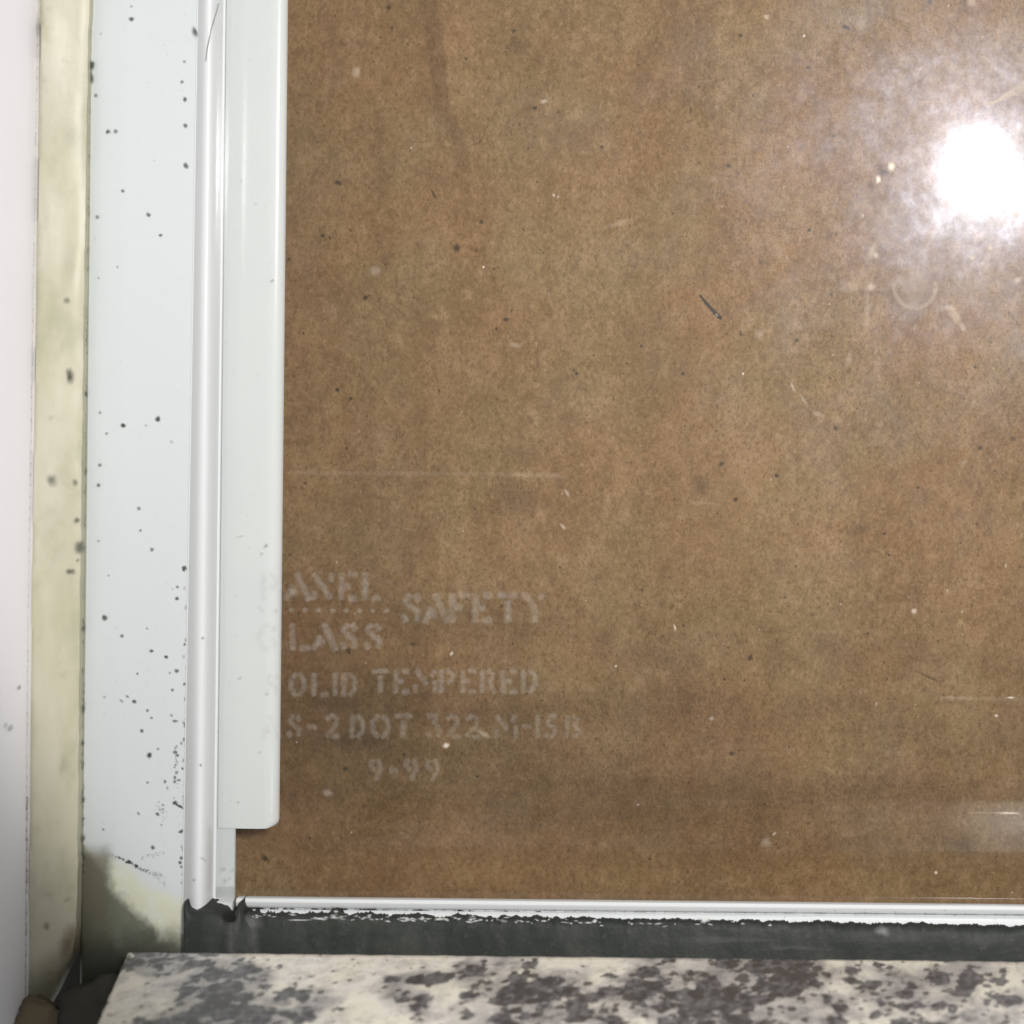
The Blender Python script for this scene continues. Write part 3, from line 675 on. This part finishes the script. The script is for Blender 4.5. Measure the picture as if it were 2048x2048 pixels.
for k in range(34):     # brown dirt in the joint with the wall
    py = 1300 + k * 21; x = 55.5 - (py - 1300) * .009
    cb.ribbon([(x + random.gauss(0, .8), py), (x + random.gauss(0, .8), py + 12), (x + random.gauss(0, .8), py + 24)], random.uniform(3, 7) * (1 if py > 1580 else .5), YC - 2e-5, random.uniform(.45, .8) * (1 if py > 1580 else .4))
for k in range(60):
    py = -20 + k * 22; x = 77 - py * .017
    cb.ribbon([(x, py), (x + random.gauss(0, .6), py + 12), (x, py + 24)], 3, YC - 2e-5, random.uniform(.12, .3))
cb.build('dirt_smears', M_BROWN, ca, kind='stuff')
ws = Flecks()
def wallpt(px, py):   # point on the reveal wall seen at a photo position
    return None
# two faint grey spots on the wall, laid on its face
def wall_spot(px, py, r, al):
    # ray from the lens through the spot, met with the wall plane
    q = Vector(W(px, py, 0)); c = Vector((0, -D, 0)); d = q - c; t = (XW - c.x) / d.x; p = c + d * t
    b = len(ws.v)
    ws.v.append((p.x + .0006, p.y, p.z)); ws.a.append(al)
    for q_, aa in ((.7, al), (1.5, 0)):
        for i in range(10):
            a = i * math.pi / 5; ws.v.append((p.x + .0006, p.y + math.cos(a) * r * q_ * 1.4, p.z + math.sin(a) * r * q_)); ws.a.append(aa)
    for i in range(10):
        j = (i + 1) % 10; ws.f.append((b, b + 1 + i, b + 1 + j)); ws.f.append((b + 1 + i, b + 11 + i, b + 11 + j, b + 1 + j))
wall_spot(31, 1375, .0003, .5); wall_spot(13, 1456, .00042, .4); wall_spot(4, 1450, .0003, .3)
ws.build('grey_spots', M_MOLD, wall, kind='stuff')

# ---------------------------------------------------------------- black sealant band under the rail
def sealant():
    top = [(367, 1812), (369, 1803), (373, 1804), (376, 1812), (381, 1818), (387, 1819), (392, 1821), (398, 1819), (404, 1817), (409, 1819), (414, 1818), (421, 1821), (428, 1822), (434, 1825), (440, 1826), (445, 1831), (450, 1839), (456, 1844), (461, 1847),
           (467, 1843), (471, 1834), (474, 1818), (478, 1806), (481, 1808), (484, 1814), (487, 1822)]
    x = 489
    while x < 2290:
        base = 1823 + (x - 490) * (27 / 1560)
        j = mnoise.noise(Vector((x * .021, 1, 0))) * 6.5 + mnoise.noise(Vector((x * .075, 5, 0))) * 5 + mnoise.noise(Vector((x * .3, 9, 0))) * 3.2
        if 655 < x < 690: j -= 7 * math.sin((x - 655) / 35 * math.pi)
        top.append((x, base + j)); x += 2.6
    rows = [(0, -5.3), (0.6, -6.8), (3.5, -7.6), (9, -8.1), (22, -8.5), (46, -8.9), (74, -9.4), (130, -10.0)]
    vs, fs = [], []
    for (px, py) in top:
        t = (px - 366) / 120
        lift = 0.0 if px > 520 else -2.4 * (lambda q: q * q * (3 - 2 * q))(min(1, (520 - px) / 70))
        for i, (dy, Y) in enumerate(rows):
            k_ = min(1, dy / 22); yy = (py * (1 - k_) + (1823 + max(0, px - 490) * .0173) * k_) + dy
            nz = mnoise.noise(Vector((px * .03, yy * .05, 7))) * .25 + mnoise.noise(Vector((px * .12, yy * .15, 3))) * .12
            if i >= 3: nz = mnoise.noise(Vector((px * .012, i * .6, 7))) * .35 + mnoise.noise(Vector((px * .04, i * .9, 3))) * .12
            vs.append(W(px, yy, mm(Y + (nz if 0 < i else 0) + lift)))
    k = len(rows); n = len(top)
    for i in range(n - 1):
        for j in range(k - 1): a = i * k + j; fs.append((a, a + 1, a + k + 1, a + k))
    nb = len(vs)
    for i in range(n):
        a, b = vs[i * k], vs[i * k + k - 1]
        vs.append((a[0], mm(-4.0), a[2])); vs.append((b[0], mm(-4), b[2]))
    for i in range(n - 1):
        fs.append((i * k, i * k + k, nb + 2 * i + 2, nb + 2 * i)); fs.append((i * k + k - 1, nb + 2 * i + 1, nb + 2 * i + 3, i * k + 2 * k - 1))
        fs.append((nb + 2 * i, nb + 2 * i + 2, nb + 2 * i + 3, nb + 2 * i + 1))
    for r in (0, n - 1): fs.append(tuple([r * k + j for j in range(k)] + [nb + 2 * r + 1, nb + 2 * r]))
    o = link_mesh('sealant_band', vs, fs, M_SEAL, smooth=False); smooth_angle(o, 70)
    tag(o, 'black ragged sealant band between the white window rail and the granite sill', 'sealant'); return o
se = sealant()
ch = Flecks()
for _ in range(120):
    px = random.choice([random.gauss(760, 90), random.gauss(1000, 120), random.uniform(500, 1500)])
    if px < 492: continue
    base = 1823 + (px - 490) * (27 / 1560)
    ch.blob(px, base + random.gauss(9, 2.6), random.uniform(1.5, 6), random.uniform(.8, 1.8), mm(-8.6), random.uniform(-.2, .2), random.uniform(.3, .9), n=8, jag=.4)
for px, py, rx, ry in ((672, 1823, 4, 2), (668, 1834, 4, 2), (640, 1837, 14, 2), (598, 1840, 20, 1.2), (1411, 1839, 9, 5), (1540, 1850, 3, 2), (1190, 1842, 5, 3), (880, 1838, 8, 2)):
    ch.blob(px, py, rx, ry, mm(-8.65), 0, .85, jag=.35)
for px, py, rx, ry, al in ((1765, 1862, 12, 8, .25), (500, 1845, 16, 12, .12), (1590, 1898, 60, 5, .05), (1450, 1880, 90, 5, .04)):
    ch.blob(px, py, rx, ry, mm(-9.1), 0, al, jag=.3)
ch.build('white_chips', M_CHIP, se, kind='stuff')

# ---------------------------------------------------------------- granite sill
def sill():
    Yb = mm(-22); bx, _, zt = W(255, 1903, Yb)
    zt = V(1916, Yb)
    fx = bx + 0.0073; Yf = mm(-46)
    # outline of the top face, from back left round, with slightly chipped arrises
    import bmesh
    bm = bmesh.new(); n = 220
    back = [(bx + (0.09 - bx) * i / n, Yb + mnoise.noise(Vector((i * .35, 2, 0))) * .00025) for i in range(n + 1)]
    left = [(bx + (fx - bx) * i / 40 + mnoise.noise(Vector((i * .5, 8, 0))) * .0002, Yb + (Yf - Yb) * i / 40) for i in range(1, 41)]
    outline = left[::-1] + back + [(0.09, Yf)]
    rings = []
    cxm, cym = -0.02, -0.042
    for ins, dz in ((0, -0.020), (0, -0.0009), (0.0003, -0.0003), (0.0009, 0.0)):
        r_ = []
        for (x, y) in outline:
            sx = ins if x < 0.05 else 0; sy = -ins if y > Yb - 0.002 else 0
            xx = x + (ins if y < Yb - 0.0006 and x < bx + 0.02 else (ins if x < bx + .0004 else 0)); r_.append(bm.verts.new((xx, y + sy, zt + dz)))
        rings.append(r_)
    k = len(outline)
    for a, b in zip(rings, rings[1:]):
        for j in range(k): bm.faces.new((a[j], a[(j + 1) % k], b[(j + 1) % k], b[j]))
    bm.faces.new(rings[-1]); bm.faces.new(rings[0][::-1])
    bmesh.ops.recalc_face_normals(bm, faces=bm.faces)
    me = bpy.data.meshes.new('windowsill'); bm.to_mesh(me); bm.free(); me.materials.append(M_GRAN)
    o = bpy.data.objects.new('windowsill', me); COL.objects.link(o); smooth_angle(o, 30)
    tag(o, 'cream granite window sill with grey and black speckles below the window', 'sill'); return o
sill()

# ---------------------------------------------------------------- rubble in the gap
def lump(name, px, py, Y, rx, ry, rz, mat, seed, label):
    import bmesh
    bm = bmesh.new(); bmesh.ops.create_icosphere(bm, subdivisions=4, radius=1)
    for v in bm.verts:
        d = 1 + .26 * mnoise.noise(v.co * 1.3 + Vector((seed, 0, 0))) + .03 * mnoise.noise(v.co * 14 + Vector((1, seed, 0))) + .12 * mnoise.noise(v.co * 4 + Vector((seed, 2, 0)))
        v.co = Vector((v.co.x * rx, v.co.y * ry, v.co.z * rz)) * d
    me = bpy.data.meshes.new(name); bm.to_mesh(me); bm.free(); me.materials.append(mat)
    for p in me.polygons: p.use_smooth = True
    o = bpy.data.objects.new(name, me); COL.objects.link(o); o.location = W(px, py, Y)
    return tag(o, label, 'mortar')
lump('mortar_lump', 196, 2042, mm(-9), .0064, .005, .0066, mat_plain('grey_mortar', (0.045, 0.042, 0.036), (0.08, 0.072, 0.06), 120), 3.0,
     'dark grey rounded mortar lump in the gap left of the granite sill')
lump('mortar_lump', 74, 2050, mm(-10), .0040, .003, .0042, mat_plain('brown_mortar', (0.11, 0.09, 0.055), (0.17, 0.14, 0.085), 160), 9.0,
     'small brown mortar lump under the end of the yellowed caulk')

# ---------------------------------------------------------------- dark splinter stuck on the glass
def splinter():
    a, b = Vector(W(1399, 589, PY(1420, 614))), Vector(W(1444, 638, PY(1420, 614))); n = 14; vs, fs = [], []
    d = (b - a).normalized(); sd = Vector((d.z, 0, -d.x))
    for i in range(n + 1):
        t = i / n; c = a + (b - a) * t + sd * (.00012 * math.sin(t * 3)) ; r = .00016 + .00016 * t + mnoise.noise(Vector((t * 9, 0, 0))) * .00006
        if i in (0, n): r *= .35
        for j in range(6):
            an = j * math.pi / 3; vs.append(tuple(c + sd * r * math.cos(an) + Vector((0, 1, 0)) * (r * .5 * math.sin(an) - .00005)))
    for i in range(n):
        for j in range(6): p = i * 6 + j; q = i * 6 + (j + 1) % 6; fs.append((p, q, q + 6, p + 6))
    fs.append(tuple(range(6))); fs.append(tuple(n * 6 + j for j in range(6)))
    o = link_mesh('splinter', vs, fs, M_LINT); tag(o, 'thin dark splinter of debris lying against the brown paper below the bright reflection', 'splinter')
splinter()
